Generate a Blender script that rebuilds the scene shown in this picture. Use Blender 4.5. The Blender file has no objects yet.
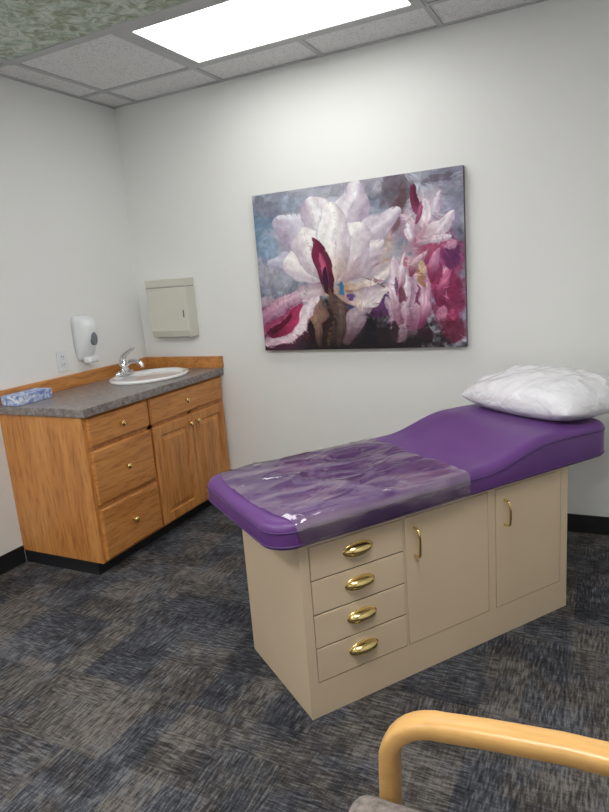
import bpy, bmesh, math, random
import numpy as np
from mathutils import Vector, Matrix, noise
random.seed(3)
S=bpy.context.scene
COL=S.collection
# ---------------------------------------------------------------- materials
def newmat(name):
    m=bpy.data.materials.new(name); m.use_nodes=True
    nt=m.node_tree; b=nt.nodes['Principled BSDF']
    return m,nt,b
def N(nt,t,**k):
    n=nt.nodes.new(t)
    for a,v in k.items(): setattr(n,a,v)
    return n
def ramp(nt,stops,interp='LINEAR'):
    r=N(nt,'ShaderNodeValToRGB'); cr=r.color_ramp; cr.interpolation=interp
    while len(cr.elements)<len(stops): cr.elements.new(.5)
    for e,(p,c) in zip(cr.elements,stops):
        e.position=p; e.color=(*c,1)
    return r
def coords(nt,scale=(1,1,1),rot=(0,0,0)):
    tc=N(nt,'ShaderNodeTexCoord'); mp=N(nt,'ShaderNodeMapping')
    mp.inputs['Scale'].default_value=scale; mp.inputs['Rotation'].default_value=rot
    nt.links.new(tc.outputs['Object'],mp.inputs['Vector']); return mp
def simple(name,col,rough=.5,metal=0,noise_amt=.06,nscale=8,bump=0,bscale=200,spec=.5,coat=0):
    m,nt,b=newmat(name); L=nt.links.new
    mp=coords(nt); n=N(nt,'ShaderNodeTexNoise'); n.inputs['Scale'].default_value=nscale; n.inputs['Detail'].default_value=4
    L(mp.outputs[0],n.inputs['Vector'])
    c=Vector(col); r=ramp(nt,[(.3,tuple(c*(1-noise_amt))),(.7,tuple(min(1,x) for x in c*(1+noise_amt)))])
    L(n.outputs['Fac'],r.inputs[0]); L(r.outputs[0],b.inputs['Base Color'])
    b.inputs['Roughness'].default_value=rough; b.inputs['Metallic'].default_value=metal
    b.inputs['Specular IOR Level'].default_value=spec; b.inputs['Coat Weight'].default_value=coat
    if bump:
        n2=N(nt,'ShaderNodeTexNoise'); n2.inputs['Scale'].default_value=bscale; L(mp.outputs[0],n2.inputs['Vector'])
        bp=N(nt,'ShaderNodeBump'); bp.inputs['Strength'].default_value=bump; bp.inputs['Distance'].default_value=.002
        L(n2.outputs['Fac'],bp.inputs['Height']); L(bp.outputs[0],b.inputs['Normal'])
    return m
def wood(name,c1,c2,c3,scale,rough=.38,grain=.6):
    m,nt,b=newmat(name); L=nt.links.new
    mp=coords(nt,scale)
    n=N(nt,'ShaderNodeTexNoise'); n.inputs['Scale'].default_value=1; n.inputs['Detail'].default_value=6; n.inputs['Roughness'].default_value=.6; n.inputs['Distortion'].default_value=.6
    L(mp.outputs[0],n.inputs['Vector'])
    r=ramp(nt,[(.3,c1),(.5,c2),(.7,c3)])
    L(n.outputs['Fac'],r.inputs[0])
    mp2=coords(nt,tuple(s*5 for s in scale)); n2=N(nt,'ShaderNodeTexNoise'); n2.inputs['Scale'].default_value=1; n2.inputs['Detail'].default_value=3
    L(mp2.outputs[0],n2.inputs['Vector'])
    r2=ramp(nt,[(.38,(.62,.53,.47)),(.5,(1,1,1))]); L(n2.outputs['Fac'],r2.inputs[0])
    mx=N(nt,'ShaderNodeMixRGB',blend_type='MULTIPLY'); mx.inputs[0].default_value=grain
    L(r.outputs[0],mx.inputs[1]); L(r2.outputs[0],mx.inputs[2]); L(mx.outputs[0],b.inputs['Base Color'])
    b.inputs['Roughness'].default_value=rough
    return m
OAKC=((.46,.175,.042),(.58,.245,.064),(.66,.31,.095))
M_oak_h=wood('oak_grain_horizontal',*OAKC,(14,2.2,22))
M_oak_v=wood('oak_grain_vertical',*OAKC,(16,16,1.8))
M_chairwood=wood('beech_lacquered',(.62,.345,.11),(.66,.385,.13),(.69,.41,.15),(3,14,14),.3,.15)
M_wall=simple('wall_paint',(.81,.82,.805),.75,noise_amt=.012,nscale=2,bump=.25,bscale=260,spec=.2)
M_base=simple('rubber_base_black',(.012,.013,.016),.5)
M_cream=simple('cream_laminate',(.66,.52,.365),.42,noise_amt=.03,nscale=3)
M_creamdark=simple('cabinet_gap_dark',(.10,.08,.06),.7)
M_purple=simple('purple_vinyl',(.12,.040,.20),.38,noise_amt=.07,nscale=5,bump=.2,bscale=500)
M_purple2=simple('purple_piping',(.07,.026,.13),.4)
M_brass=simple('polished_brass',(.85,.66,.28),.16,metal=1,noise_amt=.03)
M_chrome=simple('chrome',(.75,.76,.78),.1,metal=1,noise_amt=.02)
M_porc=simple('white_porcelain',(.82,.83,.83),.12,noise_amt=.01,coat=.5)
M_whitepl=simple('white_plastic',(.74,.77,.79),.28,noise_amt=.01)
M_greypl=simple('grey_window_plastic',(.16,.18,.21),.2)
M_beigepl=simple('beige_enamel',(.63,.63,.55),.4,noise_amt=.015)
M_darkslot=simple('dark_slot',(.02,.02,.02),.6)
M_tbar=simple('ceiling_grid_metal',(.48,.49,.49),.5,noise_amt=.02)
M_fabric=simple('grey_brown_upholstery',(.21,.185,.17),.9,noise_amt=.35,nscale=90,bump=.6,bscale=500,spec=.1)
M_oakdark=simple('cabinet_interior',(.10,.05,.02),.7)
def mk_counter():
    m,nt,b=newmat('speckled_laminate'); L=nt.links.new; mp=coords(nt)
    v=N(nt,'ShaderNodeTexNoise'); v.inputs['Scale'].default_value=38; v.inputs['Detail'].default_value=8; v.inputs['Roughness'].default_value=.75
    L(mp.outputs[0],v.inputs['Vector'])
    r=ramp(nt,[(.32,(.09,.072,.068)),(.48,(.20,.172,.162)),(.58,(.28,.25,.24)),(.7,(.38,.35,.34))]); L(v.outputs['Fac'],r.inputs[0]); L(r.outputs[0],b.inputs['Base Color'])
    b.inputs['Roughness'].default_value=.28; return m
M_counter=mk_counter()
def mk_carpet():
    m,nt,b=newmat('carpet_tile_weave'); L=nt.links.new
    def M(op,a=None,bb=None,v1=None,v2=None):
        n=N(nt,'ShaderNodeMath',operation=op)
        if a is not None: L(a,n.inputs[0])
        if v1 is not None: n.inputs[0].default_value=v1
        if bb is not None: L(bb,n.inputs[1])
        if v2 is not None: n.inputs[1].default_value=v2
        return n.outputs[0]
    def nz(scale,det=2,rough=.5):
        mp=coords(nt,scale); n=N(nt,'ShaderNodeTexNoise'); n.inputs['Scale'].default_value=1; n.inputs['Detail'].default_value=det; n.inputs['Roughness'].default_value=rough
        L(mp.outputs[0],n.inputs['Vector']); return n.outputs['Fac']
    def blocks(scale,off):
        mp=coords(nt,scale); mp.inputs['Location'].default_value=off
        fl=N(nt,'ShaderNodeVectorMath',operation='FLOOR'); L(mp.outputs[0],fl.inputs[0])
        w=N(nt,'ShaderNodeTexWhiteNoise'); L(fl.outputs[0],w.inputs['Vector']); return w.outputs['Value']
    lx=nz((20,135,1),2,.6)
    ly=nz((135,20,1),2,.6)
    b1=blocks((4.2,7.0,.01),(.3,.1,.5)); b2=blocks((8,3.3,.01),(.7,.4,.5)); b3=blocks((3.3,8,.01),(.1,.2,.5)); b4=blocks((20,10,.01),(.1,.7,.5)); b5=blocks((9,20,.01),(.3,.7,.5))
    sel=M('MULTIPLY_ADD',M('GREATER_THAN',b1,v2=.5),v2=.5)
    sel.node.inputs[2].default_value=.25
    mixf=N(nt,'ShaderNodeMixRGB'); L(sel,mixf.inputs[0]); L(lx,mixf.inputs[1]); L(ly,mixf.inputs[2])
    tot=M('MULTIPLY_ADD',M('SUBTRACT',mixf.outputs[0],v2=.5),v2=1.0); tot.node.inputs[2].default_value=.5
    for bb,am in ((b2,.10),(b3,.10),(b4,.055),(b5,.055)):
        tot=M('ADD',tot,M('MULTIPLY',M('SUBTRACT',bb,v2=.5),v2=am))
    big=nz((3,3,1),4,.6)
    tot=M('ADD',tot,M('MULTIPLY',M('SUBTRACT',big,v2=.5),v2=.15))
    fine=nz((330,330,1),1)
    tot=M('ADD',tot,M('MULTIPLY',M('SUBTRACT',fine,v2=.5),v2=.28))
    r=ramp(nt,[(.32,(.020,.021,.025)),(.46,(.047,.049,.058)),(.54,(.080,.084,.096)),(.66,(.155,.16,.17))])
    r2=ramp(nt,[(.32,(.022,.020,.020)),(.46,(.056,.051,.049)),(.54,(.094,.086,.080)),(.66,(.17,.158,.147))])
    L(tot,r.inputs[0]); L(tot,r2.inputs[0])
    hue=nz((5,5,1),3,.7)
    hh=M('ADD',M('MULTIPLY',M('SUBTRACT',hue,v2=.5),v2=3),M('MULTIPLY',b2,v2=1.0))
    hr=ramp(nt,[(.2,(0,0,0)),(.8,(1,1,1))]); L(hh,hr.inputs[0])
    mx=N(nt,'ShaderNodeMixRGB'); L(hr.outputs[0],mx.inputs[0]); L(r.outputs[0],mx.inputs[1]); L(r2.outputs[0],mx.inputs[2])
    L(mx.outputs[0],b.inputs['Base Color']); b.inputs['Roughness'].default_value=.95; b.inputs['Specular IOR Level'].default_value=.1
    bp=N(nt,'ShaderNodeBump'); bp.inputs['Strength'].default_value=.4; bp.inputs['Distance'].default_value=.003
    L(tot,bp.inputs['Height']); L(bp.outputs[0],b.inputs['Normal'])
    return m
M_carpet=mk_carpet()
def mk_tile():
    m,nt,b=newmat('acoustic_tile'); L=nt.links.new; mp=coords(nt)
    n=N(nt,'ShaderNodeTexNoise'); n.inputs['Scale'].default_value=110; n.inputs['Detail'].default_value=5; n.inputs['Roughness'].default_value=.7
    L(mp.outputs[0],n.inputs['Vector'])
    r=ramp(nt,[(.34,(.44,.44,.44)),(.46,(.76,.76,.755)),(.7,(.82,.82,.815))]); L(n.outputs['Fac'],r.inputs[0]); L(r.outputs[0],b.inputs['Base Color'])
    b.inputs['Roughness'].default_value=.9
    return m
M_tile=mk_tile()
def emis(name,col,st):
    m,nt,b=newmat(name); b.inputs['Base Color'].default_value=(.8,.8,.8,1)
    b.inputs['Emission Color'].default_value=(*col,1); b.inputs['Emission Strength'].default_value=st; return m
M_light=emis('fluorescent_diffuser',(1,.99,.97),6.0)
M_fill_light=emis('added_fill_diffuser',(1,.985,.955),16)  # stronger emitter for the fill panels added out of view
def mk_print():
    m,nt,b=newmat('printed_blossom_diffuser'); L=nt.links.new; mp=coords(nt)
    n=N(nt,'ShaderNodeTexNoise'); n.inputs['Scale'].default_value=16; n.inputs['Detail'].default_value=8; n.inputs['Roughness'].default_value=.72; n.inputs['Distortion'].default_value=.8
    L(mp.outputs[0],n.inputs['Vector'])
    r=ramp(nt,[(.36,(.07,.085,.05)),(.46,(.14,.16,.11)),(.53,(.18,.22,.19)),(.6,(.29,.28,.23)),(.68,(.18,.25,.25))]); L(n.outputs['Fac'],r.inputs[0])
    L(r.outputs[0],b.inputs['Base Color']); L(r.outputs[0],b.inputs['Emission Color']); b.inputs['Emission Strength'].default_value=.5
    return m
M_print=mk_print()
def mk_film():
    m,nt,b=newmat('clear_plastic_film'); L=nt.links.new
    nt.nodes.remove(b); out=[x for x in nt.nodes if x.type=='OUTPUT_MATERIAL'][0]
    tr=N(nt,'ShaderNodeBsdfTransparent'); tr.inputs[0].default_value=(.98,.97,.98,1)
    gl=N(nt,'ShaderNodeBsdfGlossy'); gl.inputs['Roughness'].default_value=.09
    df=N(nt,'ShaderNodeBsdfDiffuse'); df.inputs[0].default_value=(.88,.72,.76,1)  # pinkish haze: reflected light painted into the film colour
    lw=N(nt,'ShaderNodeLayerWeight'); lw.inputs[0].default_value=.27
    mp=coords(nt,(3,9,8)); n=N(nt,'ShaderNodeTexNoise'); n.inputs['Scale'].default_value=1; n.inputs['Detail'].default_value=2.5; n.inputs['Distortion'].default_value=1.4
    L(mp.outputs[0],n.inputs['Vector'])
    bp=N(nt,'ShaderNodeBump'); bp.inputs['Strength'].default_value=.4; bp.inputs['Distance'].default_value=.014
    L(n.outputs['Fac'],bp.inputs['Height']); L(bp.outputs[0],gl.inputs['Normal'])
    a=N(nt,'ShaderNodeMath',operation='MULTIPLY_ADD'); L(lw.outputs['Fresnel'],a.inputs[0]); a.inputs[1].default_value=.8; a.inputs[2].default_value=.11
    rr=ramp(nt,[(.46,(.01,.01,.01)),(.64,(.16,.16,.16))]); L(n.outputs['Fac'],rr.inputs[0])
    m1=N(nt,'ShaderNodeMixShader'); L(rr.outputs[0],m1.inputs[0]); L(tr.outputs[0],m1.inputs[1]); L(df.outputs[0],m1.inputs[2])
    m2=N(nt,'ShaderNodeMixShader'); L(a.outputs[0],m2.inputs[0]); L(m1.outputs[0],m2.inputs[1]); L(gl.outputs[0],m2.inputs[2])
    L(m2.outputs[0],out.inputs['Surface']); return m
M_film=mk_film()
def mk_pillow():
    m,nt,b=newmat('pillow_plastic_cover'); L=nt.links.new
    b.inputs['Base Color'].default_value=(.78,.78,.82,1); b.inputs['Roughness'].default_value=.25; b.inputs['Coat Weight'].default_value=.5; b.inputs['Coat Roughness'].default_value=.1
    mp=coords(nt,(7,7,7)); n=N(nt,'ShaderNodeTexNoise'); n.inputs['Scale'].default_value=1; n.inputs['Detail'].default_value=4; n.inputs['Distortion'].default_value=2.2
    L(mp.outputs[0],n.inputs['Vector']); bp=N(nt,'ShaderNodeBump'); bp.inputs['Strength'].default_value=.7; bp.inputs['Distance'].default_value=.03
    L(n.outputs['Fac'],bp.inputs['Height']); L(bp.outputs[0],b.inputs['Normal']); return m
M_pillow=mk_pillow()
def mk_tissue():
    m,nt,b=newmat('tissue_box_print'); L=nt.links.new; mp=coords(nt,(24,24,24))
    n=N(nt,'ShaderNodeTexNoise'); n.inputs['Scale'].default_value=1; n.inputs['Detail'].default_value=2; n.inputs['Distortion'].default_value=2
    L(mp.outputs[0],n.inputs['Vector'])
    r=ramp(nt,[(.36,(.16,.22,.48)),(.47,(.30,.38,.62)),(.58,(.50,.57,.75)),(.66,(.75,.8,.86))]); L(n.outputs['Fac'],r.inputs[0]); L(r.outputs[0],b.inputs['Base Color']); return m
M_tissue=mk_tissue()
# ---------------------------------------------------------------- mesh helpers
def link(ob,parent=None):
    COL.objects.link(ob)
    if parent: ob.parent=parent
    return ob
def empty(name,loc=(0,0,0),rz=0):
    e=bpy.data.objects.new(name,None); e.location=loc; e.rotation_euler=(0,0,rz); e.empty_display_size=.1; COL.objects.link(e); return e
def mesh(name,verts,faces,mats,parent=None,smooth=False,fm=None):
    me=bpy.data.meshes.new(name); me.from_pydata([tuple(v) for v in verts],[],faces)
    for m in (mats if isinstance(mats,(list,tuple)) else [mats]): me.materials.append(m)
    if fm is not None: me.polygons.foreach_set('material_index',fm)
    bm=bmesh.new(); bm.from_mesh(me); bmesh.ops.recalc_face_normals(bm,faces=bm.faces); bm.to_mesh(me); bm.free()
    if smooth:
        for p in me.polygons: p.use_smooth=True
    return link(bpy.data.objects.new(name,me),parent)
def boxdata(lo,hi):
    x0,y0,z0=lo;x1,y1,z1=hi
    v=[(x0,y0,z0),(x1,y0,z0),(x1,y1,z0),(x0,y1,z0),(x0,y0,z1),(x1,y0,z1),(x1,y1,z1),(x0,y1,z1)]
    f=[(0,3,2,1),(4,5,6,7),(0,1,5,4),(1,2,6,5),(2,3,7,6),(3,0,4,7)]
    return v,f
def box(name,lo,hi,mat,parent=None,bevel=.003,seg=2):
    v,f=boxdata(lo,hi); o=mesh(name,v,f,mat,parent)
    if bevel:
        b=o.modifiers.new('bevel','BEVEL'); b.width=bevel; b.segments=seg; b.limit_method='ANGLE'
    return o
def boxes(name,lst,mat,parent=None,bevel=0):
    V=[];F=[];fm=[]
    mats=mat if isinstance(mat,(list,tuple)) else [mat]
    for it in lst:
        lo,hi=it[0],it[1]; mi=it[2] if len(it)>2 else 0
        v,f=boxdata(lo,hi); k=len(V); V+=v; F+=[tuple(i+k for i in q) for q in f]; fm+=[mi]*6
    o=mesh(name,V,F,mats,parent,fm=fm)
    if bevel:
        b=o.modifiers.new('bevel','BEVEL'); b.width=bevel; b.segments=2; b.limit_method='ANGLE'
    return o
def slab(name,a0,a1,b0,b1,prof,frame,mat,parent):
    V=[];F=[]
    for ins,n in prof:
        V+=[frame(a0+ins,b0+ins,n),frame(a1-ins,b0+ins,n),frame(a1-ins,b1-ins,n),frame(a0+ins,b1-ins,n)]
    for k in range(len(prof)-1):
        for i in range(4):
            j=(i+1)%4; F.append((4*k+i,4*k+j,4*k+4+j,4*k+4+i))
    F.append((0,1,2,3)); k=4*(len(prof)-1); F.append((k,k+1,k+2,k+3))
    return mesh(name,V,F,mat,parent)
def tube(name,pts,rad,mat,parent=None,seg=12,up=None,smooth=True,cap=True,closed=False,power=2.0):
    pts=[Vector(p) for p in pts]; n=len(pts); V=[];F=[]
    prev=None
    for i,p in enumerate(pts):
        if closed: t=(pts[(i+1)%n]-pts[i-1])
        else: t=(pts[min(i+1,n-1)]-pts[max(i-1,0)])
        t.normalize()
        if up is not None: w=Vector(up); w=(w-t*w.dot(t)).normalized()
        else:
            if prev is None: w=t.orthogonal().normalized()
            else: w=(prev-t*prev.dot(t)).normalized()
        prev=w; q=t.cross(w)
        r=rad[i] if isinstance(rad,list) else rad
        if not isinstance(r,(tuple,list)): r=(r,r)
        for k in range(seg):
            a=2*math.pi*k/seg; c,s=math.cos(a),math.sin(a)
            c=math.copysign(abs(c)**(2/power),c); s=math.copysign(abs(s)**(2/power),s)
            V.append(p+w*(r[0]*c)+q*(r[1]*s))
    m=n if closed else n-1
    for i in range(m):
        for k in range(seg):
            a=i*seg+k;b=i*seg+(k+1)%seg;j=(i+1)%n
            F.append((a,b,j*seg+(k+1)%seg,j*seg+k))
    if cap and not closed:
        F.append(tuple(range(seg))[::-1]); F.append(tuple((n-1)*seg+k for k in range(seg)))
    return mesh(name,V,F,mat,parent,smooth=smooth)
def spl(P,n=6):
    P=[Vector(p) for p in P]; out=[]
    for i in range(len(P)-1):
        p0=P[max(i-1,0)];p1=P[i];p2=P[i+1];p3=P[min(i+2,len(P)-1)]
        for k in range(n):
            t=k/n; out.append(.5*((2*p1)+(p2-p0)*t+(2*p0-5*p1+4*p2-p3)*t*t+(3*p1-p0-3*p2+p3)*t**3))
    out.append(P[-1]); return out
def revolve(name,prof,center,mat,parent=None,seg=48,sx=1,sy=1,M=None,smooth=True):
    V=[];F=[]
    for r,z in prof:
        for k in range(seg):
            a=2*math.pi*k/seg; v=Vector((r*sx*math.cos(a),r*sy*math.sin(a),z))
            if M: v=M@v
            V.append(v+Vector(center))
    for i in range(len(prof)-1):
        for k in range(seg):
            F.append((i*seg+k,i*seg+(k+1)%seg,(i+1)*seg+(k+1)%seg,(i+1)*seg+k))
    F.append(tuple(range(seg))); F.append(tuple((len(prof)-1)*seg+k for k in range(seg)))
    return mesh(name,V,F,mat,parent,smooth=smooth)
def loft(name,rings,mat,parent=None,smooth=True):
    n=len(rings[0]); V=[v for r in rings for v in r]; F=[]
    for i in range(len(rings)-1):
        for k in range(n):
            F.append((i*n+k,i*n+(k+1)%n,(i+1)*n+(k+1)%n,(i+1)*n+k))
    F.append(tuple(range(n))); F.append(tuple((len(rings)-1)*n+k for k in range(n)))
    return mesh(name,V,F,mat,parent,smooth=smooth)
# ---------------------------------------------------------------- room
XL,XR,YF,YB,ZC=-2.733,1.15,-1.0,3.15,2.45
T=.1
box('floor',(XL-T,YF-T,-T),(XR+T,YB+T,0),M_carpet,bevel=0)
box('wall_left',(XL-T,YF-T,0),(XL,YB+T,ZC+.1),M_wall,bevel=0)
box('wall_back',(XL,YB,0),(XR,YB+T,ZC+.1),M_wall,bevel=0)
box('wall_right',(XR,YF-T,0),(XR+T,YB+T,ZC+.1),M_wall,bevel=0)
box('wall_front',(XL,YF-T,0),(XR,YF,ZC+.1),M_wall,bevel=0)
bh=.095
box('baseboard_left',(XL,YF,0),(XL+.008,2.0,bh),M_base,bevel=.003)
box('baseboard_back',(-2.13,YB-.008,0),(XR,YB,bh),M_base,bevel=.003)
box('baseboard_right',(XR-.008,YF,0),(XR,YB,bh),M_base,bevel=.003)
box('baseboard_front',(XL,YF,0),(XR,YF+.008,bh),M_base,bevel=.003)
sp=.605
gx=[-1.937+sp*k for k in range(-1,6)]; gx=[x for x in gx if XL<x<XR]
gy=[2.865-sp*k for k in range(0,7)]; gy=[y for y in gy if YF<y<YB]
lst=[((XL,YF,ZC),(XR,YB,ZC+.08),0)]
tb=.013
for y in gy: lst.append(((XL,y-tb,ZC-.006),(XR,y+tb,ZC+.01),1))
for x in gx: lst.append(((x-tb,YF,ZC-.0065),(x+tb,YB,ZC+.01),1))
lst.append(((XL,YB-.022,ZC-.006),(XR,YB,ZC+.01),1)); lst.append(((XL,YF,ZC-.006),(XL+.022,YB,ZC+.01),1))
lst.append(((XR-.022,YF,ZC-.006),(XR,YB,ZC+.01),1)); lst.append(((XL,YF,ZC-.006),(XR,YF+.022,ZC+.01),1))
boxes('ceiling',lst,[M_tile,M_tbar])
def panel(name,x0,x1,y0,y1,mat,fr,drop):
    if not isinstance(fr,tuple): fr=(fr,)*4
    l,r_,n_,f_=fr
    e=empty(name,((x0+x1)/2,(y0+y1)/2,ZC)); hx,hy=(x1-x0)/2,(y1-y0)/2
    z0,z1=-drop,-.0005
    boxes('frame',[((-hx,-hy,z0),(hx,-hy+n_,z1)),((-hx,hy-f_,z0),(hx,hy,z1)),((-hx,-hy+n_,z0),(-hx+l,hy-f_,z1)),((hx-r_,-hy+n_,z0),(hx,hy-f_,z1))],M_tbar,e)
    box('diffuser',(-hx+l,-hy+n_,z0+.004),(hx-r_,hy-f_,z1),mat,e,bevel=0)
X0=-1.937
panel('unseen_fill_panel',X0,X0+2*sp,gy[1],gy[0],M_light,(.08,.045,.055,.06),.012)
panel('printed_ceiling_light_panel',X0-sp,X0+sp,gy[2],gy[1],M_print,.05,.02)
panel('unseen_fill_panel',X0+2*sp,X0+4*sp,gy[4],gy[3],M_fill_light,.03,.012)  # added out of view to give more front light
panel('unseen_fill_panel',X0-sp,X0+sp,gy[5],gy[4],M_fill_light,.03,.012)  # second unseen panel, added to even out the room light
# ---------------------------------------------------------------- vanity cabinet
vc=empty('vanity_cabinet',(XL,2.0,0))
fx=.563; yl=1.149; zt=.805; g=.002
boxes('carcass',[((g,0,.07),(fx-.02,.018,zt)),((g,yl-.018,.07),(fx-.02,yl,zt)),((g,.018,.07),(fx-.02,yl-.018,.09)),((g,.018,.09),(.012,yl-.018,zt))],M_oak_v,vc)
boxes('face_frame',[((fx-.02,0,.07),(fx,.025,zt)),((fx-.02,yl-.02,.07),(fx,yl,zt)),((fx-.02,.025,.07),(fx,yl-.02,.10)),((fx-.02,.025,.78),(fx,yl-.02,zt)),((fx-.02,.43,.10),(fx,.47,.78)),((fx-.02,.025,.625),(fx,yl-.02,.665)),((fx-.02,.025,.335),(fx,.43,.375)),((fx-.02,.785,.10),(fx,.815,.665))],M_oak_v,vc)
boxes('interior',[((.012,.018,.09),(fx-.03,yl-.018,.0915)),((fx-.03,.018,.0915),(fx-.021,yl-.018,.79))],M_oakdark,vc)
boxes('toe_kick',[((g,.006,0),(fx-.045,yl,.07))],M_base,vc)
fr=lambda a,b,n:(fx+n,a,b)
dprof=[(0,0),(0,.010),(.006,.017),(.012,.018)]
pprof=[(0,0),(0,.013),(.005,.018),(.052,.018),(.056,.010),(.062,.009),(.088,.017)]
d=[(.018,.438,.652,.792),(.018,.438,.362,.632),(.018,.438,.082,.342)]
for i,q in enumerate(d): slab('drawer_front_%d'%(i+1),*q,dprof,fr,M_oak_h,vc)
slab('false_front',.455,1.135,.652,.792,dprof,fr,M_oak_h,vc)
slab('cabinet_door_1',.455,.798,.082,.632,pprof,fr,M_oak_v,vc)
slab('cabinet_door_2',.803,1.135,.082,.632,pprof,fr,M_oak_v,vc)
def knob(name,y,z):
    M=Matrix.Rotation(math.pi/2,3,'Y')
    revolve(name,[(.009,0),(.006,.004),(.006,.012),(.012,.016),(.0155,.021),(.013,.026),(.004,.029)],(fx+.0175,y,z),M_brass,vc,seg=20,M=M)
for i,(y,z) in enumerate([(.228,.722),(.228,.50),(.228,.215),(.76,.722),(.765,.585),(.835,.585)]): knob('knob_%d'%(i+1),y,z)
def cutobj(lo,hi,cx,cy,sx,sy,name,mat,parent,bevel):
    o=box(name,lo,hi,mat,parent,bevel=bevel)
    V=[];n=64
    for z in (-.2,.2):
        for k in range(n): V.append((cx+sx*math.cos(2*math.pi*k/n),cy+sy*math.sin(2*math.pi*k/n),(lo[2]+hi[2])/2+z))
    F=[tuple(range(n))[::-1],tuple(range(n,2*n))]+[(k,(k+1)%n,n+(k+1)%n,n+k) for k in range(n)]
    c=mesh('cut',V,F,mat,parent)
    m=o.modifiers.new('b','BOOLEAN'); m.object=c; m.operation='DIFFERENCE'; m.solver='EXACT'
    bpy.context.view_layer.update()
    dg=bpy.context.evaluated_depsgraph_get(); me=bpy.data.meshes.new_from_object(o.evaluated_get(dg))
    o.modifiers.clear(); o.data=me; bpy.data.objects.remove(c)
    return o
SX,SY=.30,.81
cutobj((g,-.012,zt),(.598,yl,.845),SX,SY,.178,.222,'countertop',M_counter,vc,.004)
boxes('backsplash',[((g,-.012,.845),(.02,yl,.905)),((.02,yl-.018,.845),(.598,yl,.905)),],M_counter,vc,bevel=0)
boxes('backsplash_trim',[((g,-.012,.905),(.024,yl,.918)),((.024,yl-.022,.905),(.60,yl,.918)),((.0205,-.012,.846),(.024,yl-.022,.905)),((.024,yl-.022,.846),(.60,yl-.0182,.905)),((.5985,yl-.022,.846),(.602,yl,.918))],M_oak_h,vc,bevel=0)
revolve('sink_bowl',[(.90,.002),(1.0,.001),(1.0,.012),(.975,.018),(.93,.019),(.87,.014),(.83,.004),(.80,-.02),(.72,-.07),(.5,-.10),(.2,-.112),(.06,-.115),(.06,-.118),(.2,-.116),(.52,-.104),(.75,-.072),(.825,-.02)],(SX,SY,.845),M_porc,vc,seg=64,sx=.215,sy=.255)
fa=empty('sink_faucet',(XL+.108,2.0+SY,.8625))
loft('base_plate',[[(.03*s*math.cos(a),.08*s*math.sin(a),z) for a in [2*math.pi*k/24 for k in range(24)]] for s,z in [(1,0),(1,.010),(.9,.018),(.55,.024)]],M_chrome,fa)
tube('body',[(0,0,.012),(0,0,.05),(.002,0,.085)],[.029,.027,.024],M_chrome,fa,seg=24)
tube('spout',spl([(.005,0,.045),(.045,0,.072),(.09,0,.082),(.125,0,.074),(.14,0,.058),(.142,0,.044)],4),(.015,.015),M_chrome,fa,seg=18)
tube('lever',spl([(.002,0,.083),(.004,0,.098),(.016,0,.116),(.05,0,.137),(.095,0,.158)],4),[(.023-.014*i/16,.020-.014*i/16) for i in range(17)],M_chrome,fa,seg=18)
tx=empty('tissue_box',(-2.645,2.115,.8455),.03)
box('carton',(-.058,-.11,0),(.058,.11,.05),M_tissue,tx,bevel=.003)
loft('opening_film',[[(.028*s*math.cos(a),.065*s*math.sin(a),z) for a in [2*math.pi*k/24 for k in range(24)]] for s,z in [(1,.0495),(1,.0512),(.7,.0514)]],M_tissue,tx)
# ---------------------------------------------------------------- soap dispenser
sd=empty('soap_dispenser',(XL,2.612,1.11))
def se(cx,cy,rx,ry,z,p=3.2,n=36,xmin=None):
    o=[]
    for k in range(n):
        a=2*math.pi*k/n; c,s=math.cos(a),math.sin(a)
        x=cx+rx*math.copysign(abs(c)**(2/p),c); y=cy+ry*math.copysign(abs(s)**(2/p),s)
        if xmin is not None: x=max(x,xmin)
        o.append((x,y,z))
    return o
prof=[(-.128,.014,.030),(-.125,.03,.045),(-.10,.052,.055),(-.05,.078,.06),(0,.10,.061),(.06,.108,.062),(.095,.10,.061),(.118,.075,.056),(.128,.04,.04),(.130,.01,.02)]
loft('housing',[se(.001,0,dx,dy,z,xmin=.001) for z,dx,dy in prof],M_whitepl,sd)
loft('level_window',[[(x,y*s,z0*s-.005) for (y,z0) in [(.022*math.cos(a),.038*math.sin(a)) for a in [2*math.pi*k/24 for k in range(24)]]] for x,s in [(.09,1),(.1045,1),(.107,.9)]],M_greypl,sd)
box('push_lever',(.03,-.04,-.142),(.085,.04,-.105),M_whitepl,sd,bevel=.012,seg=4)
ol=empty('wall_outlet',(XL,2.45,1.0))
box('cover_plate',(0.0005,-.036,-.057),(.006,.036,.057),M_whitepl,ol,bevel=.002)
for i,z in enumerate((-.021,.021)):
    box('socket_%d'%(i+1),(.005,-.017,z-.015),(.0085,.017,z+.015),M_whitepl,ol,bevel=.003)
    boxes('slots_%d'%(i+1),[((.008,-.009,z-.002),(.0088,-.006,z+.009)),((.008,.006,z-.002),(.0088,.009,z+.009)),((.008,-.002,z-.011),(.0088,.002,z-.007))],M_darkslot,ol)
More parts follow.
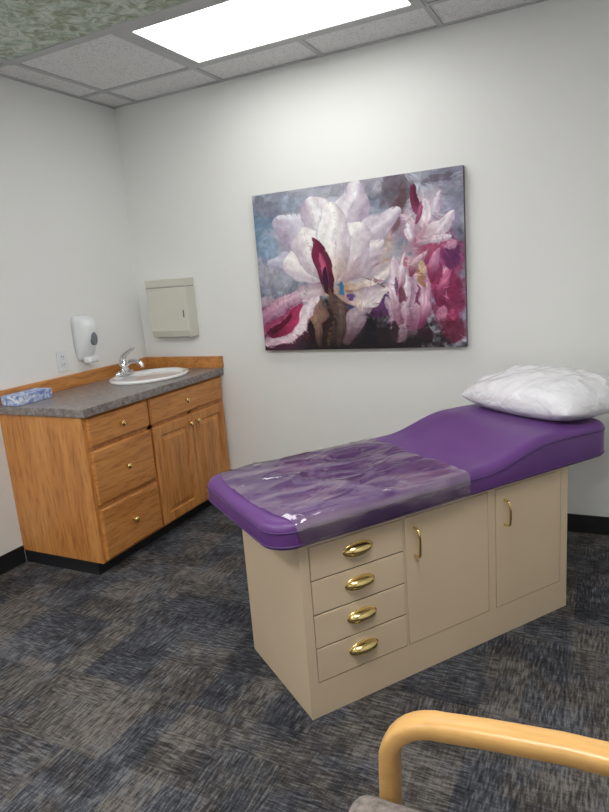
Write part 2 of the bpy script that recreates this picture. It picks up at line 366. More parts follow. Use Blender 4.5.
# ---------------------------------------------------------------- paper towel dispenser
pt=empty('paper_towel_dispenser',(-2.438,YB,1.232))
w=.150;D=.095
V=[(-w,0,-.182),(w,0,-.182),(w,-D*.80,-.182),(-w,-D*.80,-.182),(-w,0,.17),(w,0,.17),(w,-D,.17),(-w,-D,.17),(-w,-D,-.14),(w,-D,-.14)]
F=[(0,1,2,3),(4,5,6,7),(0,4,7,8,3),(1,5,6,9,2),(3,2,9,8),(8,9,6,7),(0,1,5,4)]
V=[(a,b-.0005,c) for a,b,c in V]
o=mesh('housing',V,F,M_beigepl,pt); bm_=o.modifiers.new('b','BEVEL'); bm_.width=.008; bm_.segments=3
box('top_lid',(-w-.002,-D-.004,.128),(w+.002,-.001,.175),M_beigepl,pt,bevel=.006,seg=3)
box('slot',(-w+.03,-D*.8+.005,-.1835),(w-.03,-D*.8+.045,-.18),M_darkslot,pt,bevel=0)
box('lock_slot',(.115,-D-.0025,-.060),(.123,-D+.002,-.015),M_greypl,pt,bevel=0)
box('side_seam',(-w-.001,-D-.001,.1245),(w+.001,-.01,.1275),M_greypl,pt,bevel=0)
# ---------------------------------------------------------------- painting
AX0,AX1,AZ0,AZ1=-1.802,-.634,.951,1.820
NX,NY=520,387
def vnoise(shape,fx_,fy_,seed):
    rs=np.random.RandomState(seed); g_=rs.rand(int(fy_)+3,int(fx_)+3)
    yy,xx=np.mgrid[0:shape[0],0:shape[1]]; yy=yy/shape[0]*fy_; xx=xx/shape[1]*fx_
    yi=yy.astype(int); xi=xx.astype(int); ty=yy-yi; tx_=xx-xi; ty=ty*ty*(3-2*ty); tx_=tx_*tx_*(3-2*tx_)
    return (g_[yi,xi]*(1-tx_)+g_[yi,xi+1]*tx_)*(1-ty)+(g_[yi+1,xi]*(1-tx_)+g_[yi+1,xi+1]*tx_)*ty
def fbm(fx_,fy_,seed,oc=5):
    a=1;t=0;o_=0
    for i in range(oc):
        o_=o_+a*vnoise((NY+1,NX+1),fx_*2**i,fy_*2**i,seed+i*7); t+=a; a*=.55
    return o_/t
yy,xx=np.mgrid[0:NY+1,0:NX+1]; PX=xx/NX; PY=yy/NY
lw1=(fbm(5,4,1,3)-.5);lw2=(fbm(5,4,11,3)-.5); hw1=(fbm(26,20,2,3)-.5);hw2=(fbm(26,20,12,3)-.5)
mw1=(fbm(11,9,71,2)-.5);mw2=(fbm(11,9,72,2)-.5)
X_=PX+lw1*.12+hw1*.035; Y_=PY+lw2*.14+hw2*.035
XP=PX+lw1*.07+mw1*.045+hw1*.006; YP=PY+lw2*.08+mw2*.05+hw2*.006
XS=PX+lw1*.06+mw1*.02; YS=PY+lw2*.06+mw2*.02
fine=fbm(55,42,31,3)-.5; med=fbm(12,9,41,4)-.5; medS=fbm(7,6,43,2)-.5
img=np.zeros((NY+1,NX+1,3))
def c8(r,g_,b_): return np.array([r,g_,b_])/255.
def sm(e0,e1,v): t=np.clip((v-e0)/(e1-e0),0,1); return t*t*(3-2*t)
def lay(mask,col,var=.25):
    global img
    m=np.clip(mask,0,1)[...,None]
    cc=np.clip(np.asarray(col)[None,None,:]*(1+var*(med*1.2+fine*1.0)[...,None]),0,1)
    img=img*(1-m)+cc*m
def blob(cx,cy,rx,ry,ang=0,soft=.35,rough=.5):
    ca,sa=math.cos(ang),math.sin(ang); dx=(X_-cx)*1.34; dy=(Y_-cy)
    u=(dx*ca+dy*sa)/rx; v=(-dx*sa+dy*ca)/ry
    r=np.sqrt(u*u+v*v)+rough*(med+fine*.6)
    return sm(1+soft*.6,1-soft*.6,r)
def stroke(pts,w0,w1,col,op=.9):
    P=spl([(p[0],p[1],0) for p in pts],8); mask=np.zeros_like(PX)
    for i,p in enumerate(P):
        w_=w0+(w1-w0)*i/len(P)
        r=np.sqrt(((XS-p.x)*1.34)**2+(YS-p.y)**2)/w_+.3*fine+.7*med
        mask=np.maximum(mask,sm(1.25,.7,r))
    lay(mask*op,col,.3)
def petal(x0,y0,x1,y1,wd,tipcol,basecol,op=1.0,bend=0,pw=.8,shade=.22,rim=None):
    """soft pointed petal with a folded, shaded flank and a thin darker outline"""
    global img
    dx=(x1-x0)*1.34; dy=y1-y0; Ln=math.hypot(dx,dy); tx_,ty_=dx/Ln,dy/Ln
    ax=(XP-x0)*1.34; ay=YP-y0; t=(ax*tx_+ay*ty_)/Ln; s=(-ax*ty_+ay*tx_)+bend*np.sin(np.pi*np.clip(t,0,1))
    hw=wd*np.sqrt(np.clip(np.sin(np.pi*np.clip(t,0,1)**pw),0,1))*(1+.55*medS)+1e-4
    q=s/hw; m=sm(1.05,.95,np.abs(q))*(t>0)*(t<1)
    tt=sm(.05,.6,t)[...,None]; col=np.array(basecol)*(1-tt)+np.array(tipcol)*tt
    vein=np.sin(s/wd*8+medS*8)*.5+.5
    fold=sm(-.2,.9,q*(1 if bend>=0 else -1)+medS*.8)
    rimm=sm(.86,1.0,np.abs(q))*(t>.05)
    rc=np.array(rim if rim is not None else (.60,.56,.62))
    sh=(shade*(.35*vein+.9*fold))[...,None]
    col=col*(1-sh*np.array([.95,1.15,.9]))+fine[...,None]*.06
    col=col*(1-.55*rimm[...,None])+rc*.55*rimm[...,None]
    m=m[...,None]*op
    img=img*(1-m)+np.clip(col,0,1)*m
bg1=c8(150,156,172);bg2=c8(108,112,130);bg3=c8(190,190,198)
n1=sm(.35,.65,fbm(5,4,51))[...,None]; n2=sm(.4,.62,fbm(9,7,61))[...,None]
img=bg1*(1-n1)+bg2*n1; img=img*(1-n2*.5)+bg3*n2*.5
blk=(np.floor(PX*22+med*2)*7.3+np.floor(PY*26+med*2)*3.1); bq=(np.sin(blk*12.9898)*43758.5)%1
img=img*(.90+.2*bq[...,None])
lay(blob(.03,.25,.12,.16)*.75,c8(108,140,170)); lay(blob(.1,.08,.2,.06)*.6,c8(118,122,140)); lay(blob(.03,.46,.1,.08)*.7,c8(172,170,184)); lay(blob(.06,.33,.06,.05)*.7,c8(150,170,192))
lay(blob(.22,.06,.1,.05)*.6,c8(150,164,180)); lay(blob(.55,.05,.2,.06)*.7,c8(160,156,168)); lay(blob(.70,.10,.1,.10)*.85,c8(96,86,98)); lay(blob(.93,.08,.12,.08)*.8,c8(146,144,162)); lay(blob(.95,.3,.08,.12)*.7,c8(138,134,162))
lay(blob(.86,.04,.08,.03)*.7,c8(96,84,100)); lay(blob(.73,.3,.08,.1)*.8,c8(160,140,156)); lay(blob(.70,.24,.05,.16,.2)*.7,c8(98,66,70)); lay(blob(.66,.36,.07,.1)*.7,c8(196,174,168))
lay(blob(.45,1.02,.75,.22,0,.4,.9)*.97,c8(32,24,28)); lay(blob(.08,.95,.2,.10)*.8,c8(72,50,64))
lay(blob(.42,.78,.17,.16)*.85,c8(70,54,52)); lay(blob(.28,.86,.12,.09)*.9,c8(38,24,24)); lay(blob(.72,.85,.12,.12)*.7,c8(116,92,98))
lay(blob(.92,.55,.14,.20)*.9,c8(146,56,96)); lay(blob(.95,.72,.12,.16)*.9,c8(128,38,76)); lay(blob(.86,.42,.09,.08)*.8,c8(172,86,116)); lay(blob(.98,.9,.1,.08)*.9,c8(96,30,54))
lay(blob(.90,.78,.04,.05)*.9,c8(196,130,158)); lay(blob(.83,.92,.05,.05)*.8,c8(56,30,42)); lay(blob(.97,.5,.05,.08)*.8,c8(90,40,90)); lay(blob(.86,.6,.03,.05)*.8,c8(186,66,116)); lay(blob(.95,.42,.04,.04)*.8,c8(206,160,186)); lay(blob(.92,.66,.025,.05)*.8,c8(214,150,176)); lay(blob(.97,.8,.03,.04)*.8,c8(170,70,110)); lay(blob(.94,.58,.03,.03)*.8,c8(226,180,200)); lay(blob(.88,.70,.02,.04)*.8,c8(70,30,60))
W=(.94,.91,.93); RP=(.62,.40,.52)
# upper right small flower
lay(blob(.82,.26,.10,.13,.2,.3,1.2)*.7,c8(196,180,196))
petal(.80,.40,.72,.24,.04,(.86,.78,.82),(.65,.5,.55),rim=RP,bend=-.01); petal(.80,.40,.90,.14,.045,(.90,.86,.91),(.7,.5,.58),rim=RP,bend=.015); petal(.80,.40,.97,.26,.045,W,(.75,.6,.65),rim=RP,bend=.015)
petal(.80,.40,.82,.14,.045,(.95,.92,.94),(.75,.55,.62),rim=RP,bend=-.01); petal(.79,.40,.95,.36,.035,(.92,.88,.90),(.75,.55,.62),rim=RP); petal(.80,.40,.75,.30,.03,W,(.7,.5,.58),rim=RP)
petal(.79,.24,.775,.05,.026,(.42,.12,.26),(.55,.25,.38),rim=(.2,.05,.12)); petal(.79,.3,.81,.15,.014,(.70,.40,.55),(.6,.3,.42),rim=(.4,.1,.25))
# blue-violet centre
lay(blob(.50,.60,.15,.10)*.95,c8(74,70,124)); lay(blob(.56,.55,.08,.06)*.9,c8(104,114,170)); lay(blob(.46,.70,.06,.10)*.9,c8(34,64,132)); lay(blob(.62,.66,.06,.08)*.9,c8(66,44,104)); lay(blob(.40,.56,.05,.04)*.8,c8(50,120,170))
lay(blob(.60,.76,.10,.05)*.85,c8(84,40,88)); lay(blob(.55,.66,.03,.03)*.85,c8(30,50,110)); lay(blob(.52,.62,.05,.025,.4)*.8,c8(40,36,84)); lay(blob(.58,.60,.03,.02,.4)*.8,c8(150,160,200))
petal(.44,.98,.56,.72,.06,(.72,.65,.68),(.4,.3,.32),bend=.04,rim=(.25,.2,.25)); lay(blob(.54,.92,.04,.13,0,.3,.5),c8(28,22,30))
petal(.70,1.0,.63,.70,.06,(.80,.72,.76),(.5,.4,.44),bend=-.03,rim=(.3,.2,.3)); lay(blob(.655,.92,.028,.10,0,.3,.5),c8(52,36,44))
petal(.30,1.0,.30,.64,.035,(.62,.50,.42),(.3,.22,.2),rim=(.2,.14,.12)); petal(.42,1.0,.41,.62,.03,(.45,.36,.33),(.25,.2,.18),rim=(.15,.1,.1)); stroke([(.34,.70),(.355,.99)],.013,.012,c8(52,38,34))
# ruffles under flower
petal(.38,.62,.68,.60,.07,(.90,.86,.86),(.72,.6,.52),bend=-.07,rim=(.45,.3,.3)); petal(.40,.60,.70,.46,.06,(.93,.90,.88),(.72,.58,.48),bend=-.02,rim=(.5,.36,.3)); petal(.40,.58,.62,.44,.04,(.82,.72,.66),(.6,.45,.36),rim=(.42,.3,.24))
for (cx,cy,rx,ry,a,c) in [(.44,.52,.08,.03,-.4,(172,138,114)),(.53,.50,.07,.014,-.3,(118,82,68)),(.34,.62,.04,.08,.3,(192,168,150)),(.64,.44,.04,.03,0,(192,158,146)),(.60,.56,.06,.012,.3,(150,110,130))]:
    lay(blob(cx,cy,rx,ry,a,.3,.8)*.85,c8(*c))
stroke([(.42,.60),(.48,.55),(.56,.56),(.63,.62)],.009,.006,c8(110,76,74),.8)
# right pale ruffles
lay(blob(.75,.64,.11,.20,.2,.3,.9)*.9,c8(196,166,180))
RQ=(.55,.30,.42)
petal(.70,.88,.69,.44,.05,(.93,.87,.90),(.6,.42,.5),bend=.02,rim=RQ); petal(.74,.90,.80,.52,.055,(.86,.74,.80),(.55,.35,.45),bend=-.03,rim=RQ); petal(.73,.86,.74,.56,.035,(.96,.92,.94),(.7,.5,.6),rim=RQ)
petal(.80,.88,.86,.60,.03,(.88,.70,.78),(.5,.2,.35),rim=RQ); petal(.70,.70,.76,.44,.03,(.95,.90,.92),(.7,.45,.55),bend=.02,rim=RQ); petal(.76,.60,.87,.46,.03,(.90,.78,.80),(.6,.3,.4),rim=RQ)
for (cx,cy,rx,ry,a,c) in [(.82,.60,.02,.035,0,(160,116,80)),(.77,.50,.02,.03,0,(176,98,118)),(.70,.68,.015,.05,.3,(110,50,76)),(.84,.55,.018,.025,0,(222,194,156)),(.68,.62,.015,.05,0,(92,64,98)),(.79,.66,.010,.05,.2,(120,50,86))]:
    lay(blob(cx,cy,rx,ry,a,.3,.8)*.85,c8(*c))
petal(.88,.74,.97,.56,.03,(.82,.45,.60),(.5,.15,.3),rim=(.35,.08,.2)); petal(.87,.62,.92,.44,.025,(.86,.60,.72),(.6,.2,.35),rim=(.4,.1,.25))
# lower left pink curl
lay(blob(.12,.80,.17,.15,-.3,.3,.6),c8(156,62,104)); lay(blob(.05,.64,.08,.03)*.9,c8(176,158,170))
RM=(.5,.15,.3)
petal(.0,.80,.30,.60,.05,(.88,.74,.80),(.72,.50,.62),bend=.03,rim=RM); petal(.02,.96,.30,.62,.085,(.95,.90,.92),(.86,.74,.80),bend=-.05,rim=RM); petal(.04,.88,.25,.68,.055,(.72,.22,.40),(.42,.10,.24),bend=-.03,rim=(.9,.7,.78)); petal(.06,.86,.19,.74,.022,(.40,.08,.20),(.30,.06,.15),rim=(.6,.2,.35))
stroke([(.05,.99),(.15,.98),(.24,.88)],.018,.012,c8(80,40,60))
# big magnolia
Wh=(.98,.97,.965); Bs=(.84,.76,.74); RW=(.62,.60,.68)
lay(blob(.38,.34,.34,.24,0,.3,1.2)*.75,c8(200,200,212))
petal(.40,.58,.05,.40,.075,(.84,.85,.91),(.72,.68,.70),bend=-.03,shade=.2,rim=RW)
petal(.42,.55,.72,.20,.11,(.88,.86,.89),Bs,bend=.05,pw=1.0,rim=RW); petal(.40,.58,.12,.16,.12,(.90,.90,.94),Bs,bend=-.06,pw=1.2,rim=RW)
petal(.40,.55,.54,.02,.12,(.92,.91,.93),Bs,bend=.03,pw=1.3,rim=RW); petal(.40,.57,.30,.05,.13,(.96,.95,.96),Bs,bend=-.03,pw=1.3,rim=RW)
petal(.42,.56,.66,.34,.085,(.95,.93,.93),Bs,bend=.03,rim=RW); petal(.38,.58,.13,.42,.085,Wh,(.80,.74,.74),bend=-.03,pw=1.1,shade=.16,rim=RW)
petal(.39,.57,.24,.25,.115,Wh,(.82,.76,.74),bend=-.02,pw=1.15,shade=.16,rim=RW); petal(.42,.57,.57,.22,.115,Wh,Bs,bend=.03,pw=1.1,shade=.18,rim=RW); petal(.40,.57,.41,.12,.105,(.99,.985,.975),(.86,.78,.74),pw=1.25,shade=.16,rim=RW)
petal(.40,.60,.20,.60,.045,(.86,.80,.82),(.62,.42,.46),rim=RP)
for P_ in [[(.40,.48),(.40,.34),(.42,.16)],[(.43,.50),(.48,.36),(.53,.24)],[(.36,.50),(.30,.38),(.27,.28)]]:
    stroke(P_,.005,.003,c8(190,168,176),.6)
# bud and stem
petal(.375,.66,.315,.31,.050,(.48,.13,.27),(.28,.09,.17),rim=(.18,.04,.10)); petal(.365,.62,.325,.37,.020,(.76,.36,.50),(.4,.1,.2),rim=(.4,.1,.2)); petal(.35,.64,.345,.46,.020,(.20,.08,.24),(.2,.08,.1),rim=(.1,.03,.1))
stroke([(.365,.62),(.37,.75),(.36,.97)],.014,.010,c8(98,70,56))
lay(blob(.41,.63,.02,.05)*.9,c8(40,110,160)); lay(blob(.45,.68,.03,.03)*.8,c8(70,40,110))
# short brush dabs to break up the flat areas
rs=np.random.RandomState(5)
for k in range(2600):
    x=rs.rand()*NX; y=rs.rand()*NY
    white=abs(x/NX-.4)<.34 and y/NY<.58
    if white and rs.rand()<.6: continue
    if white: ang0=math.atan2(y-.58*NY,x-.40*NX)
    else: ang0=math.sin(x*.021)*1.6+math.cos(y*.027+x*.01)*1.4
    ln=rs.uniform(3,9); wdt=rs.uniform(.9,2.0)
    R_=int(ln)+2; x0=max(0,int(x)-R_);x1=min(NX,int(x)+R_);y0=max(0,int(y)-R_);y1=min(NY,int(y)+R_)
    if x1-x0<3 or y1-y0<3: continue
    sx_=int(np.clip(x+rs.normal()*2,0,NX)); sy_=int(np.clip(y+rs.normal()*2,0,NY))
    col=np.clip(img[sy_,sx_]*(1+rs.normal()*(.05 if white else .13))+rs.normal(size=3)*.01,0,1)
    gy_,gx_=np.mgrid[y0:y1+1,x0:x1+1]; a_=ang0+rs.normal()*.25
    u_=((gx_-x)*math.cos(a_)+(gy_-y)*math.sin(a_))/ln; v_=(-(gx_-x)*math.sin(a_)+(gy_-y)*math.cos(a_))/wdt
    mk=(np.clip(1.3-np.sqrt(u_*u_+v_*v_),0,.5)/.5*.6)[...,None]
    img[y0:y1+1,x0:x1+1]=img[y0:y1+1,x0:x1+1]*(1-mk)+col*mk
img=np.clip(img*(1+.10*fine[...,None]),0,1)
lin=np.where(img<=.04045,img/12.92,((img+.055)/1.055)**2.4)
ph=empty('wall_painting',((AX0+AX1)/2,YB,(AZ0+AZ1)/2))
wA=AX1-AX0;hA=AZ1-AZ0
V=np.zeros(((NY+1)*(NX+1),3)); V[:,0]=(PX.ravel()-.5)*wA; V[:,1]=-.0365; V[:,2]=(.5-PY.ravel())*hA
idx=np.arange((NY+1)*(NX+1)).reshape(NY+1,NX+1)
Fq=np.stack([idx[:-1,:-1],idx[1:,:-1],idx[1:,1:],idx[:-1,1:]],-1).reshape(-1,4)
me=bpy.data.meshes.new('painted_canvas'); me.from_pydata(V.tolist(),[],Fq.tolist())
ca=me.color_attributes.new('paint','FLOAT_COLOR','POINT')
ca.data.foreach_set('color',np.concatenate([lin.reshape(-1,3),np.ones((V.shape[0],1))],1).astype(np.float32).ravel())
m,nt,b=newmat('abstract_flower_paint'); at=N(nt,'ShaderNodeAttribute',attribute_name='paint'); nt.links.new(at.outputs['Color'],b.inputs['Base Color']); b.inputs['Roughness'].default_value=.55; b.inputs['Specular IOR Level'].default_value=.25
mp=coords(nt,(60,60,60)); nn=N(nt,'ShaderNodeTexNoise'); nn.inputs['Scale'].default_value=1; nt.links.new(mp.outputs[0],nn.inputs['Vector']); bp=N(nt,'ShaderNodeBump'); bp.inputs['Strength'].default_value=.3; bp.inputs['Distance'].default_value=.003; nt.links.new(nn.outputs['Fac'],bp.inputs['Height']); nt.links.new(bp.outputs[0],b.inputs['Normal'])
me.materials.append(m); link(bpy.data.objects.new('painted_canvas',me),ph)
M_edge=simple('canvas_edge',(.13,.10,.12),.7,noise_amt=.5,nscale=12)
box('stretcher',(-wA/2,-.036,-hA/2),(wA/2,-.001,hA/2),M_edge,ph,bevel=.001)
# ---------------------------------------------------------------- exam table
ang=math.atan2(.811,.585)
et=empty('exam_table',(-.802,1.470,0),ang)
Lc,Wc,Hc=1.163,.455,.596
boxes('cabinet_body',[((0,.004,0),(Lc,Wc,Hc))],M_cream,et,bevel=.003)
ff=lambda a,b,n:(a,.004-n,b)
boxes('front_frame',[((0,-.001,0),(.032,.004,Hc)),((.032,-.001,0),(Lc,.004,.118)),((.032,-.001,.578),(Lc,.004,Hc)),((.752,-.001,.118),(.786,.004,.578)),((1.125,-.001,.118),(Lc,.004,.578)),((.380,-.001,.118),(.386,.004,.578))],M_cream,et)
boxes('gap_shadow',[((.032,.0025,.118),(1.125,.0036,.578))],M_creamdark,et)
fp=[(0,0),(0,.0055),(.0015,.0065)]
rows=[.578,.464,.350,.236,.119]
for i in range(4): slab('drawer_%d'%(i+1),.0345,.378,rows[i+1]+.0025,rows[i]-.0025,fp,ff,M_cream,et)
slab('door_left',.388,.7495,.1205,.5755,fp,ff,M_cream,et)
slab('door_right',.7885,1.1225,.1205,.5755,fp,ff,M_cream,et)
def cup(name,a,b):
    V=[];F=[];n=24;k_=10
    rx,rn,rz=.050,.028,.022
    for i in range(k_+1):
        th=(math.pi*.60)*i/k_
        for j in range(n+1):
            ph_=math.pi*j/n
            x=rx*math.cos(ph_); s=abs(math.sin(ph_))**.8
            V.append((a+x,-.003-rn*math.sin(th)*s,b+rz*math.cos(th)*s))
    for i in range(k_):
        for j in range(n): F.append((i*(n+1)+j,i*(n+1)+j+1,(i+1)*(n+1)+j+1,(i+1)*(n+1)+j))
    o=mesh(name,V,F,M_brass,et,smooth=True); so=o.modifiers.new('s','SOLIDIFY'); so.thickness=.0015
    pr=[(math.cos(t),math.sin(t)) for t in [2*math.pi*q/32 for q in range(32)]]
    loft(name+'_plate',[[(a+.056*s*p[0],y,b-.001+.025*s*p[1]) for p in pr] for s,y in [(1,-.002),(1,-.0045),(.93,-.006)]],M_brass,et)
for i,z in enumerate([.526,.412,.298,.184]): cup('cup_pull_%d'%(i+1),.205,z)
def pull(name,a,z0,z1):
    pts=spl([(a,-.002,z1),(a,-.020,z1-.002),(a,-.028,z1-.012),(a,-.031,(z0+z1)/2),(a,-.028,z0+.012),(a,-.020,z0+.002),(a,-.002,z0)],3)
    tube(name,pts,.0048,M_brass,et,seg=12)
pull('bar_pull_1',.425,.435,.535); pull('bar_pull_2',.83,.435,.53)
U0,U1,V0,V1=-.095,1.38,-.035,.572; RC=.085; ZB=.5965; RE=.028
def ztop(u):
    return .684+.056*float(sm(.72,1.03,np.float64(u)))-.008*float(sm(1.08,1.36,np.float64(u)))
def plan(u,v,ins=0):
    """rounded-rectangle plan: corner squares are mapped smoothly onto quarter discs"""
    a0,a1,b0,b1=U0,U1,V0,V1; r=RC
    u=min(max(u,a0),a1); v=min(max(v,b0),b1)
    su=-1 if u<a0+r else (1 if u>a1-r else 0); sv=-1 if v<b0+r else (1 if v>b1-r else 0)
    if su and sv:
        cu=a0+r if su<0 else a1-r; cv=b0+r if sv<0 else b1-r
        x=(u-cu)/r; y=(v-cv)/r
        return cu+r*x*math.sqrt(1-y*y/2),cv+r*y*math.sqrt(1-x*x/2)
    return u,v
def insd(u,v):
    a0,a1,b0,b1=U0,U1,V0,V1; r=RC
    cu=a0+r if u<a0+r else (a1-r if u>a1-r else None); cv=b0+r if v<b0+r else (b1-r if v>b1-r else None)
    if cu is not None and cv is not None: return r-math.hypot(u-cu,v-cv)
    return min(u-a0,a1-u,v-b0,b1-v)
def samp(a,b,n):
    e=[0,.0015,.004,.008,.013,.02,.028,.038,.05,.062,.074]
    mid=[a+.085+(b-a-.17)*i/n for i in range(0,n+1)]
    return [a+x for x in e]+mid+[b-x for x in e[::-1]]
def topz(u,v,R=RE):
    d_=max(0,insd(u,v)); z=ztop(u)
    if d_<R: z=z-R+math.sqrt(max(0,R*R-(R-d_)**2))
    c=min(1,d_/.12); return z+.006*(c*c*(3-2*c))-.003
us=samp(U0,U1,60); vs=samp(V0,V1,22)
def grid_pts(zf): return [[(*plan(u,v),zf(*plan(u,v))) for v in vs] for u in us]
top=grid_pts(lambda u,v:topz(u,v))
bot=grid_pts(lambda u,v:ZB+(0 if insd(u,v)>.012 else .012-math.sqrt(max(0,.012**2-(.012-max(0,insd(u,v)))**2))))
nu,nv=len(us),len(vs); Vv=[p for r in top for p in r]+[p for r in bot for p in r]; Fv=[]
def id_(k,i,j): return k*nu*nv+i*nv+j
for i in range(nu-1):
    for j in range(nv-1):
        Fv.append((id_(0,i,j),id_(0,i+1,j),id_(0,i+1,j+1),id_(0,i,j+1))); Fv.append((id_(1,i,j),id_(1,i,j+1),id_(1,i+1,j+1),id_(1,i+1,j)))
for i in range(nu-1):
    for j in (0,nv-1): Fv.append((id_(0,i,j),id_(0,i+1,j),id_(1,i+1,j),id_(1,i,j)))
for j in range(nv-1):
    for i in (0,nu-1): Fv.append((id_(0,i,j),id_(0,i,j+1),id_(1,i,j+1),id_(1,i,j)))
mesh('cushion',Vv,Fv,M_purple,et,smooth=True)
def rrect(ins,step=.03):
    a0,a1,b0,b1=U0+ins,U1-ins,V0+ins,V1-ins; r=RC-ins; P=[]
    def seg(p,q):
        n=max(1,int(math.dist(p,q)/step)); return [(p[0]+(q[0]-p[0])*i/n,p[1]+(q[1]-p[1])*i/n) for i in range(n)]
    def ar(cx,cy,s): return [(cx+r*math.cos(s+math.pi/2*i/10),cy+r*math.sin(s+math.pi/2*i/10)) for i in range(10)]
    P+=seg((a0+r,b0),(a1-r,b0))+ar(a1-r,b0+r,-math.pi/2)+seg((a1,b0+r),(a1,b1-r))+ar(a1-r,b1-r,0)+seg((a1-r,b1),(a0+r,b1))+ar(a0+r,b1-r,math.pi/2)+seg((a0,b1-r),(a0,b0+r))+ar(a0+r,b0+r,math.pi)
    return P
tube('piping_upper',[(u,v,ztop(u)-RE-.004) for u,v in rrect(0)],.003,M_purple2,et,seg=8,closed=True)
tube('piping_lower',[(u,v,ZB+.012) for u,v in rrect(0)],.003,M_purple2,et,seg=8,closed=True)
# plastic film cover over foot half
NU=170; nvf=100
rows_=[]
for i in range(NU+1):
    q=i/NU; r=[]
    for j in range(nvf+1):
        t=j/nvf
        ustart=U0+.035+.085*abs(2*t-1)**3
        uend=.63+.006*math.sin(t*11)
        uu=ustart+(uend-ustart)*q
        s=-.082+(V1-V0+.164)*t
        v=V0+s; hang=0
        if s<0: v=V0; hang=-s
        if s>V1-V0: v=V1; hang=s-(V1-V0)
        pu,pv=plan(uu,v)
        z=topz(pu,pv)
        if hang>0: z=max(z-hang,ZB+.002)
        nzv=noise.noise(Vector((uu*5,v*12,1.3)))*.5+noise.noise(Vector((uu*13+v*8,v*20,4)))*.25
        r1=max(0,1-abs(noise.noise(Vector((uu*2.6+v*2.5,v*6-uu*2,7))))*8)
        r2=max(0,1-abs(noise.noise(Vector((uu*7-v*5,v*8+uu*3,2.2))))*9)
        off=.003+.004*abs(nzv)+.0055*r1+.003*r2
        if insd(pu,pv)<.012:
            cu=U0+RC if pu<U0+RC else pu; cv_=min(max(pv,V0+RC),V1-RC)
            dx,dy=pu-cu,pv-cv_; l=math.hypot(dx,dy) or 1
            pu+=dx/l*(.004+off*.35); pv+=dy/l*(.004+off*.35)
        r.append((pu,pv,z+(off if hang<.01 else 0)))
    rows_.append(r)
Vf=[p for r in rows_ for p in r]; n_=nvf+1
Ff=[(i*n_+j,(i+1)*n_+j,(i+1)*n_+j+1,i*n_+j+1) for i in range(NU) for j in range(nvf)]
mesh('plastic_cover',Vf,Ff,M_film,et,smooth=True)
# ---------------------------------------------------------------- pillow
pl=empty('pillow',(0,0,0)); pl.location=et.location; pl.rotation_euler=et.rotation_euler
cu,cv=1.345,.262; hu,hv=.24,.308; nn_=56
Vp=[];Fp=[]
def pz(a,b): return (max(0,1-abs(a)**2.6)**.46)*(max(0,1-abs(b)**2.6)**.46)
for side in (1,-1):
    for i in range(nn_+1):
        for j in range(nn_+1):
            a=math.sin((i/nn_*2-1)*math.pi/2); b=math.sin((j/nn_*2-1)*math.pi/2)
            ka=(1-.04*(1-b*b))*(1-.11*b*b*abs(a)**1); kb=(1-.04*(1-a*a))*(1-.09*a*a*abs(b))
            u=cu+hu*a*ka; v=cv+hv*b*kb
            h=pz(a,b)
            wr=noise.noise(Vector((u*7,v*7,side*3)))*.016+abs(noise.noise(Vector((u*15,v*15,side*7))))*.012
            mid=.790
            if side>0: z=mid+.110*h+wr*min(1,h*2.5)
            else: z=max(mid-.046*min(1,h*1.6),ztop(min(u,1.2))+.0045)
            Vp.append((u,v,z))
for s in range(2):
    o_=s*(nn_+1)**2
    for i in range(nn_):
        for j in range(nn_):
            q=(o_+i*(nn_+1)+j,o_+(i+1)*(nn_+1)+j,o_+(i+1)*(nn_+1)+j+1,o_+i*(nn_+1)+j+1)
            Fp.append(q if s==0 else q[::-1])
o=mesh('pillow_body',Vp,Fp,M_pillow,pl,smooth=True)
bm=bmesh.new(); bm.from_mesh(o.data); bmesh.ops.remove_doubles(bm,verts=bm.verts,dist=.0008); bmesh.ops.recalc_face_normals(bm,faces=bm.faces); bm.to_mesh(o.data); bm.free()
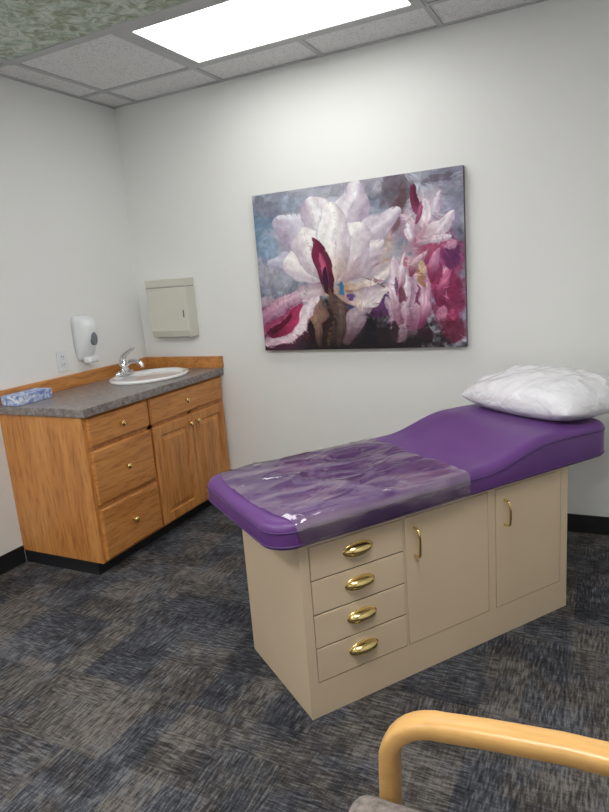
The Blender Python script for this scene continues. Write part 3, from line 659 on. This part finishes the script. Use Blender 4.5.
# ---------------------------------------------------------------- chair
ch=empty('waiting_armchair',(-.093,.60,0))
def armframe(name,y):
    P=[(-.215,y,0),(-.222,y,.25),(-.226,y,.42),(-.224,y,.53)]
    P+=[(-.224+.095-.095*math.cos(t),y,.55+.088*math.sin(t)) for t in [math.pi/2*i/9 for i in range(1,10)]]
    P+=[(-.06,y,.646),(.05,y,.655),(.16,y,.656),(.24,y,.648)]
    tube(name,P,(.024,.0165),M_chairwood,ch,seg=20,up=(0,1,0),power=3.2)
    tube(name+'_rear_leg',[(.30,y,0),(.27,y,.2),(.235,y,.42),(.235,y,.64),(.275,y,.92)],(.022,.016),M_chairwood,ch,seg=20,up=(0,1,0),power=3.2)
armframe('arm_far',.245); armframe('arm_near',-.245)
def softbox(name,lo,hi,mat,parent,r,sub=2):
    o=box(name,lo,hi,mat,parent,bevel=r,seg=6)
    for p in o.data.polygons: p.use_smooth=True
    return o
softbox('seat_cushion',(-.280,-.222,.41),(.215,.222,.504),M_fabric,ch,.034)
softbox('backrest',(.215,-.218,.55),(.275,.218,.90),M_fabric,ch,.028)
boxes('seat_rails',[((-.235,-.222,.36),(.24,-.20,.41)),((-.235,.20,.36),(.24,.222,.41)),((-.235,-.20,.36),(-.21,.20,.41)),((.22,-.20,.36),(.24,.20,.41))],M_chairwood,ch,bevel=.004)
# ---------------------------------------------------------------- camera
f=611.0
Xv=Vector((0.8970,0.0246,-0.4413)).normalized()
Yv=Vector((0.4367,-0.2212,0.8720)); Yv=(Yv-Xv*Yv.dot(Xv)).normalized(); Zv=Xv.cross(Yv)
right=Vector((Xv.x,Yv.x,Zv.x)); up=-Vector((Xv.y,Yv.y,Zv.y)); back=-Vector((Xv.z,Yv.z,Zv.z))
cam=bpy.data.cameras.new('camera'); co=bpy.data.objects.new('camera',cam); COL.objects.link(co)
R=Matrix((right,up,back)).transposed(); co.matrix_world=Matrix.Translation((0,0,1.368))@R.to_4x4()
cam.sensor_fit='VERTICAL'; cam.sensor_height=24; cam.lens=24*f/812; cam.clip_start=.05
S.camera=co
w_=bpy.data.worlds.new('w'); S.world=w_; w_.use_nodes=True; w_.node_tree.nodes['Background'].inputs[0].default_value=(.6,.62,.65,1); w_.node_tree.nodes['Background'].inputs[1].default_value=.3
S.view_settings.view_transform='Standard'; S.view_settings.look='None'; S.view_settings.exposure=0
